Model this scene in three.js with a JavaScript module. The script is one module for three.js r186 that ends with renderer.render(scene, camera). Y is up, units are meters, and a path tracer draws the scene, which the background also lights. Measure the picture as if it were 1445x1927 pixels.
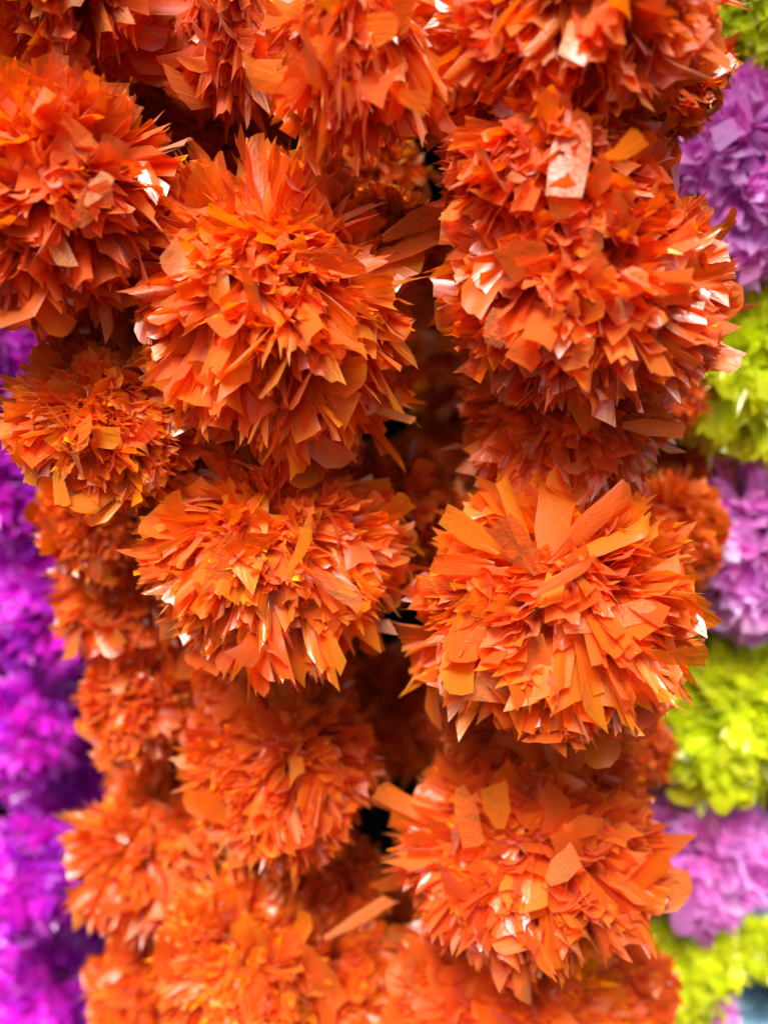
import * as THREE from 'three';
import { mergeGeometries, toCreasedNormals } from 'three/addons/utils/BufferGeometryUtils.js';

// ---------------------------------------------------------------- camera, sky, sun, exposure
const PW = 1445, PH = 1927, DIST = 0.30, PITCH = THREE.MathUtils.degToRad(-17), FOV = 58;
const FPX = PH / 2 / Math.tan(THREE.MathUtils.degToRad(FOV / 2));
const scene = new THREE.Scene();
const camera = new THREE.PerspectiveCamera(FOV, 767 / 1024, 0.01, 20);
camera.position.set(0, 0, DIST);
camera.rotation.set(PITCH, 0, 0);
camera.focus = 0.262;
camera.userData.fStop = 5.6;
camera.updateMatrixWorld(true);

const SUN = new THREE.Vector3(-0.17, 0.86, 0.51).normalize();
function overcast() {
  const w = 256, h = 128, data = new Float32Array(w * h * 4), d = new THREE.Vector3();
  for (let y = 0; y < h; y++) for (let x = 0; x < w; x++) {
    const el = ((y + 0.5) / h - 0.5) * Math.PI, az = ((x + 0.5) / w - 0.5) * 2 * Math.PI;
    d.set(Math.cos(az) * Math.cos(el), Math.sin(el), Math.sin(az) * Math.cos(el));
    const c = Math.max(0, d.dot(SUN));
    let v = el > 0 ? 0.03 + 0.16 * d.y + 1.4 * Math.pow(c, 4) : 0.02;
    if (el > -0.06 && el <= 0) v = THREE.MathUtils.lerp(0.02, 0.04, (el + 0.06) / 0.06);
    const o = (y * w + x) * 4;
    data[o] = v * 0.95; data[o + 1] = v * 0.99; data[o + 2] = v * 1.14; data[o + 3] = 1;
  }
  const t = new THREE.DataTexture(data, w, h, THREE.RGBAFormat, THREE.FloatType);
  t.mapping = THREE.EquirectangularReflectionMapping; t.magFilter = THREE.LinearFilter; t.needsUpdate = true;
  return t;
}
scene.background = scene.environment = overcast();
const sun = new THREE.DirectionalLight(new THREE.Color(1.0, 0.975, 0.94), 4.2);
sun.position.copy(SUN).multiplyScalar(3);
sun.castShadow = true; sun.shadow.radius = 46; sun.shadow.mapSize.set(2048, 2048); sun.shadow.bias = -0.0005;
Object.assign(sun.shadow.camera, { left: -0.7, right: 0.7, top: 0.7, bottom: -0.7, near: 1, far: 5 });
scene.add(sun);
const renderer = new THREE.WebGLRenderer({ antialias: true });
renderer.toneMapping = THREE.LinearToneMapping;
renderer.toneMappingExposure = 2.05;
renderer.shadowMap.enabled = true;

// ---------------------------------------------------------------- helpers
function rng(seed) {
  let a = seed >>> 0;
  return () => { a = (a + 0x6d2b79f5) | 0; let t = Math.imul(a ^ (a >>> 15), 1 | a); t = (t + Math.imul(t ^ (t >>> 7), 61 | t)) ^ t; return ((t ^ (t >>> 14)) >>> 0) / 4294967296; };
}
const between = (r, a, b) => a + (b - a) * r();
const bell = (r) => (r() + r() + r() + r() - 2) * 0.87;      // about unit spread
const pick = (r, list) => list[Math.floor(r() * list.length)];
const used = new Map();
function numbered(name) { const n = used.get(name) ?? 0; used.set(name, n + 1); return n ? name + '_' + String(n).padStart(3, '0') : name; }
// the point seen at a pixel of the photograph, on the upright plane that lies z in front of the garlands' own plane
function at(px, py, z) {
  const d = new THREE.Vector3((px - PW / 2) / FPX, -(py - PH / 2) / FPX, -1).applyEuler(camera.rotation);
  return camera.position.clone().addScaledVector(d, (z - DIST) / d.z);
}
const inView = new THREE.Matrix4();
const depthOf = (p) => -p.clone().applyMatrix4(camera.matrixWorldInverse).z;

// smooth value noise, tiling with period n
function lattice(seed, n) { const r = rng(seed), a = new Float32Array(n * n); for (let i = 0; i < a.length; i++) a[i] = r(); return (x, y) => {
  const ix = Math.floor(x), iy = Math.floor(y), fx = x - ix, fy = y - iy, s = fx * fx * (3 - 2 * fx), t = fy * fy * (3 - 2 * fy);
  const g = (i, j) => a[(((j % n) + n) % n) * n + (((i % n) + n) % n)];
  return (g(ix, iy) * (1 - s) + g(ix + 1, iy) * s) * (1 - t) + (g(ix, iy + 1) * (1 - s) + g(ix + 1, iy + 1) * s) * t; }; }

// ---------------------------------------------------------------- film: fine wrinkles of thin plastic (one tile = 24 mm)
function crinkle() {
  const n = 512, data = new Uint8Array(n * n * 4);
  const warp = lattice(1, 8), mask = lattice(2, 16), fine = lattice(3, 64), tri = (x) => Math.abs(((x % 1) + 1) % 1 * 2 - 1);
  const folds = [[7, 1, 0.30], [11, -2, 0.22], [5, 3, 0.22], [4, -5, 0.20], [2, 6, 0.14], [17, 1, 0.12], [23, -3, 0.08]];   // creases, most of them run along the strip
  for (let y = 0; y < n; y++) for (let x = 0; x < n; x++) {
    const u = x / n, v = y / n, q = warp(u * 8, v * 8) * 0.9 + mask(u * 16, v * 16) * 0.25;
    let h = 0.05 * fine(u * 64, v * 8);
    folds.forEach(([fu, fv, size], i) => { h += size * Math.pow(tri(fu * u + fv * v + q * (0.6 + 0.2 * i)), 2.5) * mask(u * 8 + i, v * 8 + 2 * i); });
    const c = Math.max(0, Math.min(255, h * 330)), o = (y * n + x) * 4;
    data[o] = data[o + 1] = data[o + 2] = c; data[o + 3] = 255;
  }
  const t = new THREE.DataTexture(data, n, n, THREE.RGBAFormat);
  t.wrapS = t.wrapT = THREE.RepeatWrapping; t.magFilter = t.minFilter = THREE.LinearFilter; t.needsUpdate = true;
  t.repeat.set(1 / 0.024, 1 / 0.024);
  return t;
}
const CRINKLE = crinkle();
function film(r, g, b, rough, through, gloss, bump = 0.0002, shine = 0.2) {
  return new THREE.MeshPhysicalMaterial({ color: new THREE.Color().setRGB(r, g, b), roughness: rough, transmission: through, thickness: 0, ior: shine < 0.5 ? 1.5 : 1.85, specularIntensity: shine, clearcoat: shine < 0.5 ? 0.7 : 1, clearcoatRoughness: gloss, side: THREE.DoubleSide, bumpMap: CRINKLE, bumpScale: bump });
}
// dye batches of the film: [r, g, b, how often]
const DYES = {
  orange: [[0.89, 0.200, 0.002], [0.91, 0.225, 0.003], [0.87, 0.170, 0.002], [0.92, 0.255, 0.004], [0.85, 0.140, 0.002], [0.90, 0.210, 0.008]],
  amber: [[0.91, 0.240, 0.001], [0.92, 0.280, 0.002], [0.90, 0.205, 0.001], [0.93, 0.315, 0.003], [0.87, 0.165, 0.001]],
  magenta: [[0.90, 0.018, 0.80], [0.92, 0.035, 0.86], [0.87, 0.012, 0.76], [0.91, 0.20, 0.92], [0.66, 0.012, 0.76]],
  lilac: [[0.93, 0.38, 0.82], [0.94, 0.46, 0.88], [0.91, 0.32, 0.78], [0.93, 0.58, 0.92]],
  lime: [[0.89, 0.93, 0.003], [0.86, 0.92, 0.003], [0.92, 0.94, 0.02], [0.80, 0.82, 0.004]],
  pale: [[0.93, 0.31, 0.06], [0.94, 0.37, 0.10], [0.92, 0.26, 0.03]],
  blue: [[0.30, 0.50, 0.60], [0.36, 0.56, 0.66], [0.26, 0.44, 0.52]],
};
const FILM = {}, BULK = {}, OUTER = {};
for (const [dye, list] of Object.entries(DYES)) {
  FILM[dye] = list.flatMap(([r, g, b], i) => [film(r, g, b, 0.68 + 0.05 * (i % 3), 0.74, 0.34, 0.0002), film(r, g, b, 0.42, 0.58, 0.24, 0.00028, 1)]);
  BULK[dye] = film(1, 1, 1, 0.6, 0, 0.24)
;
  OUTER[dye] = film(1, 1, 1, 0.72, 0.55, 0.32, 0.00015);
  BULK[dye].vertexColors = OUTER[dye].vertexColors = true;
}
FILM.pale = DYES.pale.flatMap(([r, g, b]) => [film(r, g, b, 0.5, 0.75, 0.3, 0.0002), film(r, g, b, 0.45, 0.72, 0.24, 0.0003)]);
for (const m of FILM.pale) m.specularIntensity = 0.8;

// ---------------------------------------------------------------- petals: strips cut from film, crimped at the root
const COLS = 4, ROWS = 6, RATIO = 0.25;             // 48 triangles; the unit petal is 1 long and RATIO wide
const hill = lattice(77, 16);
function petalShape(seed, kind) {
  const r = rng(seed);
  const slant = between(r, -0.11, 0.11), bend = kind === 'flake' ? 0.06 : kind === 'flat' ? between(r, -0.06, 0.16) : between(r, -0.08, 0.30) + (r() < 0.25 ? between(r, 0, 0.25) : 0), twist = kind === 'flake' ? 0.1 : between(r, -0.7, 0.7);
  const curl = (r() < 0.5 ? -1 : 1) * between(r, 0.2, kind === 'flat' ? 0.9 : 2.4), fold = kind === 'flake' ? 0.8 : r() < 0.45 ? between(r, -0.9, 0.9) : 0, foldAt = between(r, -0.22, 0.22);
  const ripple = kind === 'crumpled' ? between(r, 0.06, 0.11) : kind === 'flake' ? 0.08 : kind === 'flat' ? 0.018 : between(r, 0.025, 0.055), pleat = between(r, 0.02, 0.05);
  const tipCurl = r() < 0.45 ? between(r, -0.5, 0.9) : 0, kx = between(r, 0, 16), ky = between(r, 0, 16), uo = r(), vo = r();
  const jag = Array.from({ length: COLS + 1 }, () => kind === 'torn' ? between(r, -0.12, 0.04) : kind === 'flat' ? 0 : between(r, -0.035, 0.015));
  const point = kind === 'flake' ? 0.45 : kind === 'pointed' ? between(r, 0.4, 0.75) : kind === 'torn' ? between(r, 0.0, 0.3) : between(r, -0.12, 0.06), side = between(r, -0.5, 0.5);
  const cut = (cols, rows) => {
    const pos = [], uv = [], idx = [];
    for (let j = 0; j <= rows; j++) for (let i = 0; i <= cols; i++) {
      const t = Math.pow(j / rows, 0.85), s = i / cols - 0.5, at = i * COLS / cols;
      const wide = (kind === 'flake' ? 0.8 + 0.2 * t : 0.34 + 0.66 * THREE.MathUtils.smoothstep(t, 0, 0.45)) * (1 - point * Math.pow(THREE.MathUtils.smoothstep(t, 0.6, 1.0), 1.3));
      let x = (s * wide + side * point * Math.pow(t, 5) * 0.5), z = 0;
      const ang = x * curl; x = Math.sin(ang) / curl; z += (1 - Math.cos(ang)) / curl;
      if (fold) { const k = s - foldAt; z += Math.max(0, k) * fold * THREE.MathUtils.smoothstep(t, 0.2, 0.8); }
      x *= RATIO; z *= RATIO;
      z += pleat * (at % 2 ? 1 : -1) * Math.pow(1 - t, 2) * 0.6;
      z += (hill(kx + s * 2.6, ky + t * 4.2) - 0.5) * 2 * ripple * t;
      x += (hill(ky + s * 2, kx + t * 3) - 0.5) * ripple * t;
      const tw = twist * t, c = Math.cos(tw), n = Math.sin(tw);
      const X = x * c - z * n, Z0 = x * n + z * c;
      let Z = Z0 + bend * t * t, Y = t - 0.5 * bend * bend * t * t * t + slant * s * Math.pow(t, 4) * 2 + jag[at] * Math.pow(t, 8);
      if (tipCurl) { const q = Math.max(0, t - 0.72); Z += tipCurl * q * q * 5; Y -= Math.abs(tipCurl) * q * q * 2; }
      pos.push(X, Y, Z); uv.push(uo * 0.024 + s * 0.010, vo * 0.024 + t * 0.042);
    }
    for (let j = 0; j < rows; j++) for (let i = 0; i < cols; i++) {
      const a = j * (cols + 1) + i, b = a + 1, c = a + cols + 1, d = c + 1;
      if ((i + j + seed) % 2) idx.push(a, b, d, a, d, c); else idx.push(a, b, c, b, d, c);
    }
    const g = new THREE.BufferGeometry();
    g.setAttribute('position', new THREE.Float32BufferAttribute(pos, 3));
    g.setAttribute('uv', new THREE.Float32BufferAttribute(uv, 2));
    g.setIndex(idx);
    return g;
  };
  const g = cut(COLS, ROWS), lite = cut(2, 4); lite.computeVertexNormals();
  return { geometry: toCreasedNormals(g, 0.95), lite, grid: new Float32Array(g.attributes.position.array) };
}
const SHAPES = {};
for (const [kind, n, s0] of [['blunt', 16, 100], ['pointed', 14, 200], ['torn', 12, 300], ['flat', 10, 400], ['crumpled', 12, 500], ['flake', 4, 600]]) SHAPES[kind] = Array.from({ length: n }, (_, i) => petalShape(s0 + i, kind));

// how the blooms of the garlands differ: what share of each cut, width against radius, how many, how the bunches lie
const STYLES = {
  shaggy: { mix: { blunt: 6, torn: 4, pointed: 1, crumpled: 4 }, wide: [0.07, 0.19], bunches: 130, each: 14, spread: 0.14, rollSpread: 0.32, shiny: 0.2, rough: 0.09 },
  flaky: { mix: { blunt: 6, flat: 3, crumpled: 3 }, wide: [0.10, 0.22], bunches: 135, each: 12, spread: 0.18, rollSpread: 0.5, shiny: 0.48, rough: 0.08 },
  fan: { mix: { blunt: 6, flat: 3, crumpled: 2 }, wide: [0.09, 0.22], bunches: 115, each: 13, spread: 0.13, rollSpread: 0.28, shiny: 0.42, rough: 0.05 },
  ruffled: { mix: { crumpled: 8, blunt: 2, torn: 1 }, wide: [0.10, 0.24], bunches: 130, each: 12, spread: 0.16, rollSpread: 0.45, shiny: 0.28, rough: 0.06 },
  soft: { mix: { blunt: 3, crumpled: 5, flat: 1 }, wide: [0.13, 0.26], bunches: 80, each: 10, spread: 0.2, rollSpread: 0.5, shiny: 0.34, rough: 0.035 },
};
const bag = (mix) => Object.entries(mix).flatMap(([k, n]) => Array(n).fill(k));
const m4 = new THREE.Matrix4(), X = new THREE.Vector3(), Y = new THREE.Vector3(), Z = new THREE.Vector3();
function orient(origin, dir, roll, w, l, bow) {
  Y.copy(dir).normalize();
  Z.set(0, -1, 0.35); Z.addScaledVector(Y, -Z.dot(Y)); if (Z.lengthSq() < 0.01) Z.set(0, 0, 1).addScaledVector(Y, -Y.z);
  Z.normalize(); X.crossVectors(Y, Z);                       // at roll 0 the strip bends down
  const a = X.clone().multiplyScalar(Math.cos(roll)).addScaledVector(Z, Math.sin(roll)); Z.crossVectors(a, Y);
  return new THREE.Matrix4().makeBasis(a.multiplyScalar(w / RATIO), Y.clone().multiplyScalar(l), Z.clone().multiplyScalar(l * bow)).setPosition(origin);
}
const blooms = [];
function bloom(spec) {
  const { px, py, r: rpx, z, style, dye, label, group, seed, flat = 0.88, droop = style === 'soft' ? -0.02 : 0.06, most = 300, many = 1, long = 1, loose = 0.24, slim = 1 } = spec;
  const S = STYLES[style], rand = rng(seed * 7919 + 13), kinds = bag(S.mix);
  const o = new THREE.Group(); o.name = numbered('garland_flower');
  const c = at(px, py, z); o.position.copy(c);
  const R = rpx * depthOf(c) / FPX;
  o.userData = { label, category: 'artificial flower', group };
  scene.add(o);
  const petals = [], n = Math.round(S.bunches * many), turn = rand() * 6.28;
  for (let k = 0; k < n; k++) {
    const y = 1 - 2 * (k + 0.5) / n, q = Math.sqrt(1 - y * y), a = turn + k * 2.39996;
    const axis = new THREE.Vector3(q * Math.cos(a), y, q * Math.sin(a));
    axis.x += bell(rand) * 0.16; axis.y += bell(rand) * 0.16; axis.z += bell(rand) * 0.16;
    axis.normalize();
    // a bunch leans off its radius, sags, and its strips lie on one another like pages
    const lean = new THREE.Vector3(bell(rand), bell(rand), bell(rand)).multiplyScalar(loose);
    const front = Math.max(0, axis.z);
    lean.y += front * (0.24 + bell(rand) * 0.22); lean.x += front * bell(rand) * 0.22; lean.z += front * 0.25;
    const sag = rand() < 0.5, roll0 = rand() * 2 * Math.PI, reach = 1 + bell(rand) * S.rough * 1.6 + (hill(axis.x * 1.3 + spec.seed * 3.7, axis.y * 1.3 + axis.z * 0.9 + spec.seed) - 0.5) * (style === 'soft' ? 0.16 : 0.46), bunchDye = Math.floor(rand() * DYES[dye].length);
    for (let i = 0; i < S.each; i++) {
      const dir = axis.clone().add(new THREE.Vector3(bell(rand), bell(rand), bell(rand)).multiplyScalar(S.spread)).normalize();
      dir.y = (dir.y - droop - front * 0.10) * flat; dir.x *= slim;
      const stray = rand() < 0.04, tip = dir.multiplyScalar(R * long * reach * (0.98 + bell(rand) * 0.045 + (stray ? 0.12 : 0)));
      const root = lean.clone().add(new THREE.Vector3(bell(rand), bell(rand), bell(rand)).multiplyScalar(0.06)).multiplyScalar(R);
      if (root.length() > 0.55 * R) root.setLength(0.55 * R);
      const way = tip.clone().sub(root), l = way.length(), w = R * between(rand, S.wide[0], S.wide[1]) * (stray ? 1.1 : 1);
      const m = orient(root, way, (sag ? 0 : roll0) + bell(rand) * S.rollSpread, w, l, between(rand, 0.5, 1.3));
      const d = rand() < 0.6 ? bunchDye : Math.floor(rand() * DYES[dye].length);
      const thin = (dye === 'orange' || dye === 'amber') && rand() < 0.05;
      petals.push({ thin, shape: pick(rand, SHAPES[pick(rand, kinds)]), m, dye: d, gloss: rand() < S.shiny ? 1 : 0, seen: 0 });
    }
  }
  // single petals that stand out in the photograph: [root x, y, tip x, y, width, how far in front of the bloom's plane root and tip lie in radii, turn about their length, film, cut]
  for (const [rx, ry, tx, ty, wpx, f0, f1, roll, thin = 0, kind = 'blunt'] of spec.single ?? []) {
    const root = at(rx, ry, z + f0 * R).sub(c), tip = at(tx, ty, z + f1 * R).sub(c), way = tip.clone().sub(root), l = way.length();
    const toCam = camera.position.clone().sub(c).normalize(), y = way.clone().normalize(), n = toCam.addScaledVector(y, -toCam.dot(y)).normalize(), x = new THREE.Vector3().crossVectors(y, n);
    const a = x.multiplyScalar(Math.cos(roll)).addScaledVector(n, Math.sin(roll)), b = new THREE.Vector3().crossVectors(a, y);
    const w = 0.8 * wpx * depthOf(c.clone().addScaledVector(tip, 0.8)) / FPX;
    petals.push({ thin: thin > 0, single: true, shape: pick(rand, SHAPES[kind]), m: new THREE.Matrix4().makeBasis(a.multiplyScalar(w / RATIO), y.multiplyScalar(l), b.multiplyScalar(Math.min(l, w / RATIO) * 0.4)).setPosition(root), dye: thin > 0 ? thin - 1 : Math.floor(rand() * DYES[dye].length), gloss: thin > 0 ? 1 : 0, seen: 0 });
  }
  blooms.push({ o, petals, dye, most });
  return blooms[blooms.length - 1];
}

// ---------------------------------------------------------------- the blooms, garland by garland
let seed = 1;
const put = (px, py, r, z, style, dye, group, label, more = {}) => bloom({ px, py, r, z, style, dye, group, label, seed: seed++, ...more });
const GO = 'orange blooms of the hanging garlands', GM = 'magenta blooms hanging on the left', GR = 'lilac and lime blooms hanging on the right';
// left orange garland
put(130, -50, 205, 0.00, 'flaky', 'orange', GO, 'orange bloom cut by the top left corner of the picture, seen from below');
put(105, 370, 262, 0.02, 'flaky', 'orange', GO, 'large flaky orange bloom at the left edge above the ruffled round one', { single: [
  [160, 385, 208, 328, 46, 0.95, 0.95, 0.7, 2], [110, 360, 150, 225, 95, 0.8, 0.7, 0.3], [120, 320, 0, 300, 70, 0.7, 0.6, -0.3, 3], [100, 360, -10, 350, 100, 0.7, 0.6, 0.2, 1], [180, 340, 150, 430, 60, 0.9, 0.95, 0.4, 3, 'pointed'], [90, 420, 130, 510, 60, 0.8, 0.8, 0.5, 2] ] });
put(195, 570, 145, -0.05, 'ruffled', 'orange', GO, 'shaded orange bloom squeezed under the large flaky bloom at the left edge', { most: 150 });
put(200, 790, 166, 0.02, 'ruffled', 'amber', GO, 'compact ruffled orange bloom beside the magenta blooms, second from top at left');
put(335, 730, 115, -0.06, 'ruffled', 'orange', GO, 'small dark crumpled bloom between the ruffled left bloom and the shaggy middle bloom', { most: 120 });
put(262, 1110, 145, -0.07, 'fan', 'orange', GO, 'dark blurred orange bloom with straight strips reaching left over the magenta', { most: 150, single: [
  [200, 1160, 98, 1190, 44, 0.2, 0.2, 0.2, 3] ] });
put(285, 1310, 140, -0.055, 'fan', 'orange', GO, 'blurred orange bloom with one round pale petal on its front, left garland', { most: 150, single: [
  [262, 1370, 262, 1435, 52, 0.95, 1.0, 0.3, 2], [215, 1370, 195, 1450, 50, 0.7, 0.7, 0.2, 3] ] });
put(285, 1560, 140, -0.06, 'fan', 'orange', GO, 'blurred orange bloom spread downward like a skirt, left garland near bottom', { most: 150, droop: 0.3 });
put(300, 1850, 130, -0.06, 'soft', 'orange', GO, 'lowest blurred orange bloom of the left garland at the bottom edge', { most: 150 });
// middle orange garland
put(425, -90, 125, -0.015, 'fan', 'orange', GO, 'shaded orange bloom at the top edge left of the black gap, pale strips hanging', { droop: 1.5, single: [
  [350, -40, 352, 140, 62, 0.9, 0.9, 0.3, 1], [440, -20, 390, 200, 32, 1.0, 1.1, 0.5, 2, 'blunt'], [395, 40, 455, 185, 40, 0.8, 0.8, 0.2, 0, 'flat'] ] });
put(668, -110, 122, 0.03, 'shaggy', 'orange', GO, 'orange bloom at the top edge right of the black gap, long tips hanging down', { droop: 2.1 });
put(470, 290, 155, -0.06, 'shaggy', 'orange', GO, 'shaded orange bloom with upright strips just behind the bright shaggy bloom', { most: 150 });
put(740, 440, 115, -0.02, 'shaggy', 'amber', GO, 'half hidden orange bloom jutting out right of the bright shaggy bloom', { most: 200 });
put(520, 560, 252, 0.012, 'shaggy', 'amber', GO, 'biggest brightest shaggy orange bloom in the middle garland with pale strips at its left', { flat: 1.06, slim: 0.9, single: [
  [440, 600, 255, 615, 88, 0.5, 0.35, 0.2, 3], [430, 570, 262, 570, 70, 0.45, 0.3, 0.3, 1], [360, 565, 216, 528, 42, 0.3, 0.2, 0.7, 2, 'crumpled'], [430, 665, 300, 748, 40, 0.4, 0.1, 0.5, 2, 'blunt'],
  [640, 605, 785, 632, 62, 0.6, 0.4, 0.6], [680, 760, 775, 800, 34, 0.1, -0.1, 0.9, 2], [720, 450, 864, 372, 62, 0.4, 0.1, -0.5, 3], [690, 500, 870, 430, 50, 0.4, 0.1, 0.4], [600, 330, 570, 240, 40, 0.6, 0.4, -0.3, 0, 'blunt'],
  [520, 640, 390, 640, 50, 0.9, 0.8, 0.5, 0, 'pointed'], [560, 480, 690, 500, 60, 1.0, 0.9, -0.5, 0, 'pointed'], [600, 520, 730, 500, 45, 0.8, 0.7, 0.6, 0, 'torn'] ] });
put(512, 1010, 226, 0.015, 'shaggy', 'amber', GO, 'orange bloom under the brightest shaggy one, wide pale petals fanned at its left', { single: [
  [460, 1000, 300, 985, 60, 0.2, 0.1, 0.3, 3, 'flat'], [460, 970, 310, 930, 60, 0.15, 0.05, 0.3, 1, 'flat'], [450, 1050, 277, 1040, 100, 0.3, 0.3, -0.4, 2, 'flat'], [420, 1110, 270, 1085, 45, 0.5, 0.5, 1.1, 0, 'torn'], [430, 1150, 300, 1190, 44, 0.2, 0.1, 0.3, 1, 'flat'],
  [640, 1165, 744, 1185, 34, 0.2, 0.2, 0.4, 3], [590, 1080, 684, 1130, 50, 0.9, 0.8, -0.5, 2], [440, 1000, 400, 1110, 70, 0.9, 0.9, 0.5, 3], [520, 1010, 430, 1040, 70, 0.9, 0.9, 0.9], [540, 1080, 610, 960, 45, 1.0, 1.0, 0.9, 0, 'pointed'] ] });
put(705, 940, 140, -0.05, 'fan', 'orange', GO, 'dark red shaded bloom with upright strips beside the middle gap', { most: 150 });
put(538, 1420, 192, -0.015, 'shaggy', 'orange', GO, 'orange bloom third down in the middle garland, tight tuft at its centre');
put(620, 1660, 110, -0.05, 'soft', 'orange', GO, 'small shaded bloom wedged between the lowest two blooms of the middle garland', { most: 100 });
put(460, 1800, 160, -0.005, 'ruffled', 'amber', GO, 'bright ruffled orange bloom at the bottom edge of the middle garland');
put(610, 1850, 150, -0.02, 'fan', 'orange', GO, 'smooth orange bloom with broad flat petals at the bottom beside the ruffled one', { most: 200, single: [
  [610, 1765, 744, 1692, 30, 0.9, 0.85, 0.4, 3, 'crumpled'], [570, 1780, 640, 1900, 60, 0.8, 0.8, 0.2, 0, 'crumpled'] ] });
// right orange garland
put(1075, 0, 255, 0.03, 'ruffled', 'orange', GO, 'large dark orange bloom at the top edge above the right garland, seen from below', { single: [
  [930, 165, 835, 125, 72, 0.5, 0.3, 0.5, 3], [900, 200, 790, 272, 46, 0.1, 0.0, 0.4, 3] ] });
put(1255, 160, 115, -0.02, 'flaky', 'orange', GO, 'small orange bloom jutting out at upper right beside the topmost lilac bloom', { most: 200 });
put(1045, 305, 210, 0.03, 'flaky', 'orange', GO, 'orange bloom with a white shiny petal on its front, above the biggest flaky one', { single: [[1060, 370, 1088, 212, 104, 1.12, 0.9, 0.15, 3, 'flake'], [1064, 410, 1052, 330, 84, 1.05, 1.1, 0.1, 0, 'flake']] });
put(1090, 540, 240, 0.03, 'flaky', 'orange', GO, 'biggest flaky orange bloom of the right garland with square flakes, below the white shiny petal', { flat: 1.0, single: [
  [1130, 700, 1355, 608, 66, 0.35, 0.15, 0.5, 0, 'blunt'], [1170, 800, 1286, 808, 48, 0.3, 0.2, 0.4], [1230, 450, 1336, 415, 72, 0.2, 0.1, -0.5, 2], [1180, 560, 1330, 590, 60, 0.5, 0.3, 0.5],
  [935, 580, 922, 655, 60, 0.8, 0.75, 0.3, 2], [1080, 720, 1120, 800, 80, 0.6, 0.5, -0.2], [1000, 640, 975, 695, 80, 0.95, 0.95, 0.3], [960, 480, 870, 440, 50, 0.5, 0.3, 0.6, 2, 'blunt'], [1030, 470, 940, 500, 95, 0.9, 0.8, 0.4], [1190, 540, 1160, 620, 60, 0.9, 0.9, 0.3, 2, 'pointed'], [1130, 470, 1100, 420, 45, 0.9, 0.9, 0.2, 3] ] });
put(1050, 740, 178, 0.0, 'flaky', 'orange', GO, 'shaded orange underside bloom hanging below the biggest flaky bloom', { most: 200, droop: 0.3 });
put(1030, 1115, 268, 0.03, 'fan', 'amber', GO, 'wide fan shaped orange bloom with long flat radiating strips, right garland', { flat: 0.82, single: [
  [960, 1220, 912, 1320, 112, 0.75, 0.8, 0.5, 2, 'crumpled'], [1010, 1080, 935, 975, 85, 0.95, 0.95, 0.5, 3], [1030, 1060, 1045, 905, 96, 0.6, 0.35, -0.15, 0, 'blunt'], [1045, 1060, 1240, 985, 52, 0.7, 0.4, 0.5], [1040, 1050, 1180, 915, 60, 0.7, 0.4, -0.5], [1060, 1185, 1238, 1145, 58, 0.9, 0.7, 0.2, 3],
  [1110, 1190, 1312, 1225, 66, 0.6, 0.4, 0.5, 3], [1060, 1210, 1236, 1335, 95, 0.7, 0.5, -0.2], [920, 1085, 758, 1105, 46, 0.5, 0.3, 0.5, 3], [930, 1065, 805, 1055, 55, 0.6, 0.4, 0.2], [940, 1040, 835, 965, 60, 0.5, 0.2, 0.3], [1000, 1060, 950, 895, 50, 0.5, 0.2, 0.4], [1000, 1120, 1130, 1060, 50, 1.0, 0.9, 0.8, 0, 'pointed'],
  [960, 1150, 865, 1225, 52, 0.8, 0.7, 0.4, 3], [1010, 1190, 1000, 1290, 80, 0.9, 0.85, -0.2, 3], [1080, 1110, 1290, 1080, 60, 0.6, 0.3, 0.3] ] });
put(990, 1370, 175, -0.02, 'fan', 'orange', GO, 'pale orange bloom peeking out under the wide fan shaped bloom', { most: 200, droop: 0.3 });
put(1000, 1585, 240, 0.015, 'fan', 'orange', GO, 'large orange bloom below the wide fan shaped one, broad petals pointing down right', { flat: 0.72, single: [
  [890, 1620, 980, 1775, 84, 0.7, 0.6, 0.3], [885, 1640, 900, 1815, 60, 0.5, 0.4, 0.4, 3], [865, 1480, 895, 1590, 62, 0.6, 0.6, 0.2, 3], [1010, 1620, 1055, 1470, 85, 0.5, 0.3, 0.2], [1030, 1660, 1090, 1600, 70, 0.9, 0.9, 0.3, 1], [1040, 1640, 1180, 1560, 70, 0.7, 0.5, 0.4], [1100, 1650, 1280, 1690, 50, 0.5, 0.3, 0.5, 3], [940, 1560, 930, 1470, 70, 0.6, 0.5, 0.3] ] });
put(960, 1890, 215, 0.0, 'ruffled', 'orange', GO, 'ruffled orange bloom at the bottom edge of the right garland');
put(1150, 1860, 125, -0.03, 'soft', 'orange', GO, 'blurred orange bloom at the bottom touching the lowest lime bloom', { most: 150 });
// orange blooms further back
put(1235, 720, 85, -0.08, 'flaky', 'orange', GO, 'small blurred orange bloom peeking out between the flaky orange bloom and a lime bloom', { most: 100 });
put(1245, 1000, 125, -0.06, 'soft', 'orange', GO, 'blurred orange bloom behind the wide fan shaped bloom, beside a violet bloom', { most: 150 });
put(1165, 1400, 100, -0.06, 'soft', 'orange', GO, 'blurred pinkish orange bloom behind the right garland beside a lime bloom', { most: 100 });
put(815, 640, 150, -0.30, 'soft', 'orange', GO, 'deep shadowed bloom in the dark gap above the middle of the picture', { most: 60 });
put(800, 1010, 120, -0.16, 'soft', 'orange', GO, 'deep shadowed bloom in the gap left of the wide fan shaped bloom', { most: 60 });
put(745, 1330, 130, -0.13, 'soft', 'orange', GO, 'deep shadowed bloom in the lower gap right of the tight tufted bloom', { most: 60 });
put(760, 1760, 120, -0.12, 'soft', 'orange', GO, 'deep shadowed bloom in the gap between the bottom orange blooms', { most: 60 });
put(330, 960, 110, -0.13, 'soft', 'orange', GO, 'deep shadowed bloom left of the wide pale petals of the middle garland', { most: 60 });
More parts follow.
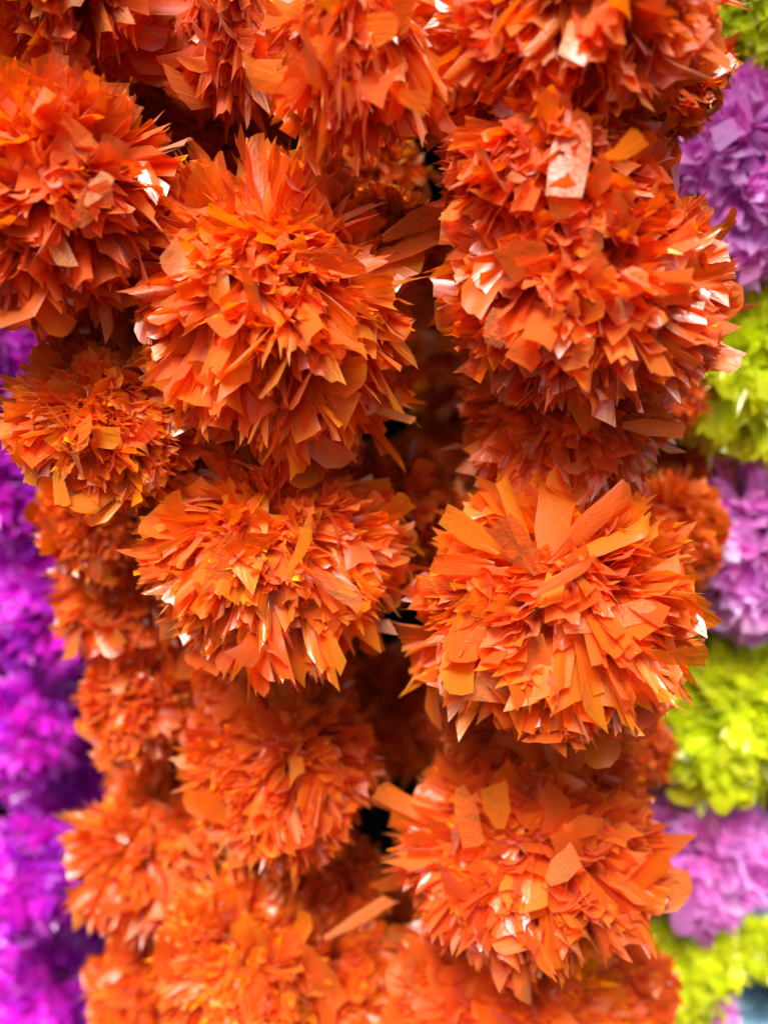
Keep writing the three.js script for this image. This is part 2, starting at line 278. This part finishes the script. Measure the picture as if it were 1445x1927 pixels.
put(760, 130, 120, -0.13, 'soft', 'orange', GO, 'deep shadowed bloom in the gap at the top right of the hanging tips', { most: 60 });
put(855, 850, 100, -0.32, 'soft', 'orange', GO, 'nearly black shadowed bloom at the bottom of the dark gap in the middle', { most: 40 });
put(1290, 880, 90, -0.12, 'soft', 'orange', GO, 'dim bloom behind the gap between the lime and deep lilac blooms', { most: 40 });
put(265, 190, 115, -0.07, 'fan', 'orange', GO, 'shaded orange strips standing up between the two left orange blooms at the top', { most: 80 });
put(690, 330, 105, -0.08, 'soft', 'orange', GO, 'shadowed bloom behind the upper right of the brightest shaggy bloom', { most: 60 });
put(520, 1235, 150, -0.05, 'ruffled', 'orange', GO, 'shaded orange bloom wedged under the bloom with wide pale petals', { most: 120 });
put(215, 975, 120, -0.05, 'ruffled', 'orange', GO, 'dark orange bloom directly under the compact ruffled bloom at left', { most: 100 });
// magenta blooms on the left
const G2 = -0.15;
put(70, 1010, 110, G2 - 0.08, 'soft', 'magenta', GM, 'dim purple bloom behind the two brightest magenta ones', { most: 20 });
put(110, 1440, 110, G2 - 0.08, 'soft', 'magenta', GM, 'dark purple bloom deep behind the others at lower left', { most: 20 });
put(100, 1760, 110, G2 - 0.08, 'soft', 'magenta', GM, 'dim purple bloom behind the bottom left corner blooms', { most: 20 });
put(30, 130, 130, G2, 'soft', 'magenta', GM, 'magenta bloom showing between the two top left orange blooms', { most: 40 });
put(-5, 650, 130, G2, 'soft', 'magenta', GM, 'bright magenta bloom at the left edge beside the ruffled orange bloom', { most: 40 });
put(20, 890, 140, G2, 'soft', 'magenta', GM, 'purple bloom at the left edge just below the ruffled orange bloom', { most: 50 });
put(85, 1130, 125, G2, 'soft', 'magenta', GM, 'brightest magenta bloom touching the dark blurred orange strips', { most: 50 });
put(0, 1180, 80, G2 - 0.05, 'soft', 'magenta', GM, 'small purple bloom cut by the left edge beside the brightest magenta one', { most: 20 });
put(25, 1370, 120, G2, 'soft', 'magenta', GM, 'purple bloom at the left edge above the brighter one near the bottom left', { most: 50 });
put(155, 1330, 95, G2 - 0.05, 'soft', 'magenta', GM, 'small magenta bloom against the orange bloom with the round pale petal', { most: 40 });
put(170, 1530, 100, G2 - 0.05, 'soft', 'magenta', GM, 'magenta bloom against the skirt like orange bloom, level with its lower strips', { most: 40 });
put(30, 1650, 125, G2 + 0.03, 'soft', 'magenta', GM, 'brighter purple bloom at the left edge, second up from the bottom left corner', { most: 60 });
put(185, 1700, 95, G2 - 0.06, 'soft', 'magenta', GM, 'dark purple bloom just above the two bottom left corner blooms, near the orange', { most: 40 });
put(60, 1870, 130, G2, 'soft', 'magenta', GM, 'purple bloom in the bottom left corner', { most: 50 });
put(195, 1870, 95, G2 - 0.05, 'soft', 'magenta', GM, 'small purple bloom at the bottom edge beside the lowest left orange bloom', { most: 40 });
// lilac and lime blooms on the right
const G3 = -0.10;
put(1420, 40, 125, G3, 'soft', 'lime', GR, 'dark olive yellow bloom in the top right corner', { most: 80 });
put(1395, 312, 195, G3, 'flaky', 'lilac', GR, 'largest lilac bloom below the top right corner', { most: 150, flat: 1 });
put(1400, 685, 175, G3, 'soft', 'lime', GR, 'lime yellow bloom below the largest lilac bloom', { most: 120, flat: 1 });
put(1415, 1020, 165, G3, 'soft', 'lilac', GR, 'deep lilac bloom between the two largest lime blooms', { most: 120, flat: 1 });
put(1360, 1345, 160, G3, 'soft', 'lime', GR, 'bright round lime bloom above the flattened lilac bloom', { most: 120, flat: 1 });
put(1310, 1595, 145, G3, 'soft', 'lilac', GR, 'flattened pale lilac bloom near the bottom right', { most: 100 });
put(1275, 1795, 115, G3, 'soft', 'lime', GR, 'lowest lime bloom under the flattened lilac one', { most: 80 });
put(1300, 1925, 90, G3, 'soft', 'lilac', GR, 'lilac bloom cut by the bottom edge under the lowest lime bloom', { most: 40 });
put(1455, 1790, 65, G3 - 0.07, 'soft', 'lime', GR, 'small lime bloom cut by the right edge near the bottom', { most: 30 });
put(1445, 1715, 85, G3 - 0.12, 'soft', 'blue', GR, 'grey blue bloom at the right edge beside the flattened lilac bloom', { most: 30 });
put(1425, 1885, 85, G3 - 0.10, 'soft', 'blue', GR, 'pale blue bloom in the bottom right corner', { most: 30 });

// ---------------------------------------------------------------- which petals show: the largest become parts, the rest of a bloom is one mass
{
  const k = 0.25, w = Math.ceil(PW * k), h = Math.ceil(PH * k), depth = new Float32Array(w * h).fill(1e9), owner = new Int32Array(w * h).fill(-1), all = [];
  const view = camera.matrixWorldInverse, v = new THREE.Vector3(), P = new Float32Array((COLS + 1) * (ROWS + 1) * 3);
  const tri = (a, b, c, id) => {
    const ax = P[a * 3], ay = P[a * 3 + 1], az = P[a * 3 + 2], bx = P[b * 3], by = P[b * 3 + 1], bz = P[b * 3 + 2], cx = P[c * 3], cy = P[c * 3 + 1], cz = P[c * 3 + 2];
    const x0 = Math.max(0, Math.ceil(Math.min(ax, bx, cx))), x1 = Math.min(w - 1, Math.floor(Math.max(ax, bx, cx))), y0 = Math.max(0, Math.ceil(Math.min(ay, by, cy))), y1 = Math.min(h - 1, Math.floor(Math.max(ay, by, cy)));
    const area = (bx - ax) * (cy - ay) - (cx - ax) * (by - ay); if (Math.abs(area) < 1e-9) return;
    for (let y = y0; y <= y1; y++) for (let x = x0; x <= x1; x++) {
      const e0 = ((bx - x) * (cy - y) - (cx - x) * (by - y)) / area, e1 = ((cx - x) * (ay - y) - (ax - x) * (cy - y)) / area, e2 = 1 - e0 - e1;
      if (e0 < 0 || e1 < 0 || e2 < 0) continue;
      const d = e0 * az + e1 * bz + e2 * cz, o = y * w + x;
      if (d < depth[o]) { depth[o] = d; owner[o] = id; }
    }
  };
  for (const b of blooms) for (const p of b.petals) {
    const id = all.push(p) - 1, g = p.shape.grid; m4.copy(p.m).premultiply(inView.makeTranslation(b.o.position)).premultiply(view);
    for (let i = 0; i < g.length; i += 3) { v.set(g[i], g[i + 1], g[i + 2]).applyMatrix4(m4); const d = Math.max(0.02, -v.z); P[i] = (PW / 2 + v.x / d * FPX) * k; P[i + 1] = (PH / 2 - v.y / d * FPX) * k; P[i + 2] = d; }
    for (let j = 0; j < ROWS; j++) for (let i = 0; i < COLS; i++) { const a = j * (COLS + 1) + i; tri(a, a + 1, a + COLS + 2, id); tri(a, a + COLS + 2, a + COLS + 1, id); }
  }
  for (const id of owner) if (id >= 0) all[id].seen++;
  for (const p of all) if (!p.single && p.seen > 240) p.m.multiply(m4.makeScale(0.5, 0.82, 0.6));   // no strip of a bunch is much broader than its fellows
  let parts = 0, rest = 0;
  for (const b of blooms) {
    const order = b.petals.slice().sort((p, q) => (q.single ? 1e6 : 0) + q.seen - (p.single ? 1e6 : 0) - p.seen), outer = [], inner = [];
    order.forEach((p, i) => {
      if (i < b.most && p.seen >= 5) {
        const mesh = new THREE.Mesh(p.shape.geometry, FILM[p.thin ? 'pale' : b.dye][(p.thin ? p.dye % 3 : p.dye) * 2 + p.gloss]);
        mesh.name = numbered('petal'); mesh.castShadow = mesh.receiveShadow = true;
        mesh.applyMatrix4(p.m); b.o.add(mesh); parts++;
      } else {
        const g = (p.seen >= 3 ? p.shape.geometry : p.shape.lite).clone().applyMatrix4(p.m), n = g.attributes.position.count, [cr, cg, cb] = p.thin ? DYES.pale[p.dye % 3] : DYES[b.dye][p.dye], col = new Float32Array(n * 3);
        for (let q = 0; q < n; q++) { col[q * 3] = cr; col[q * 3 + 1] = cg; col[q * 3 + 2] = cb; }
        g.setAttribute('color', new THREE.BufferAttribute(col, 3)); (p.seen >= 3 ? outer : inner).push(g); rest++;
      }
    });
    for (const [list, film, name] of [[outer, OUTER, 'small_petals'], [inner, BULK, 'inner_petals']]) if (list.length) {
      const mesh = new THREE.Mesh(mergeGeometries(list), film[b.dye]); mesh.name = numbered(name); mesh.userData.kind = 'stuff'; mesh.castShadow = mesh.receiveShadow = true; b.o.add(mesh);
    }
  }
  console.log('blooms', blooms.length, 'petal parts', parts, 'in masses', rest);
}

// ---------------------------------------------------------------- the dark board the garlands hang against
{
  const g = new THREE.BoxGeometry(2.4, 2.4, 0.02), m = new THREE.MeshPhysicalMaterial({ color: new THREE.Color().setRGB(0.003, 0.0025, 0.002), roughness: 1, specularIntensity: 0, bumpMap: CRINKLE, bumpScale: 0.0003 });
  const wall = new THREE.Mesh(g, m); wall.name = 'wall'; wall.position.set(0, -0.1, -0.42); wall.receiveShadow = wall.castShadow = true;
  wall.userData = { label: 'dark board seen in the gaps between the garlands', category: 'wall', kind: 'structure' };
  scene.add(wall);
}
{
  const a = at(547, -120, -0.03), b = at(552, 300, -0.035);
  const g = new THREE.TubeGeometry(new THREE.CatmullRomCurve3([a, a.clone().lerp(b, 0.5).add(new THREE.Vector3(0.001, 0, 0.001)), b]), 24, 0.0016, 8);
  const cord = new THREE.Mesh(g, new THREE.MeshStandardMaterial({ color: new THREE.Color().setRGB(0.006, 0.012, 0.008), roughness: 0.8 }));
  cord.name = 'cord'; cord.castShadow = cord.receiveShadow = true;
  cord.userData = { label: 'dark cord hanging in the narrow black gap at the top of the middle garland', category: 'cord' };
  scene.add(cord);
}
// the stall's awning overhead, whose edge keeps the sun from what hangs at the back
{
  const shape = new THREE.Shape([[-0.42, 0.5], [-0.42, 0.49], [0.15, 0.445], [0.168, 0.41], [0.172, 0.41], [0.155, 0.452]].map(([a, b]) => new THREE.Vector2(a, b)));
  const g = new THREE.ExtrudeGeometry(shape, { depth: 2.4, bevelEnabled: false }); g.rotateY(-Math.PI / 2); g.translate(1.2, 0, 0);
  const awning = new THREE.Mesh(g, new THREE.MeshStandardMaterial({ color: new THREE.Color().setRGB(0.22, 0.2, 0.18), roughness: 0.9 }));
  awning.name = 'awning'; awning.castShadow = awning.receiveShadow = true;
  awning.userData = { label: 'stall awning overhead that shades the back of the garlands', category: 'awning', kind: 'structure' };
  scene.add(awning);
}
renderer.render(scene, camera);
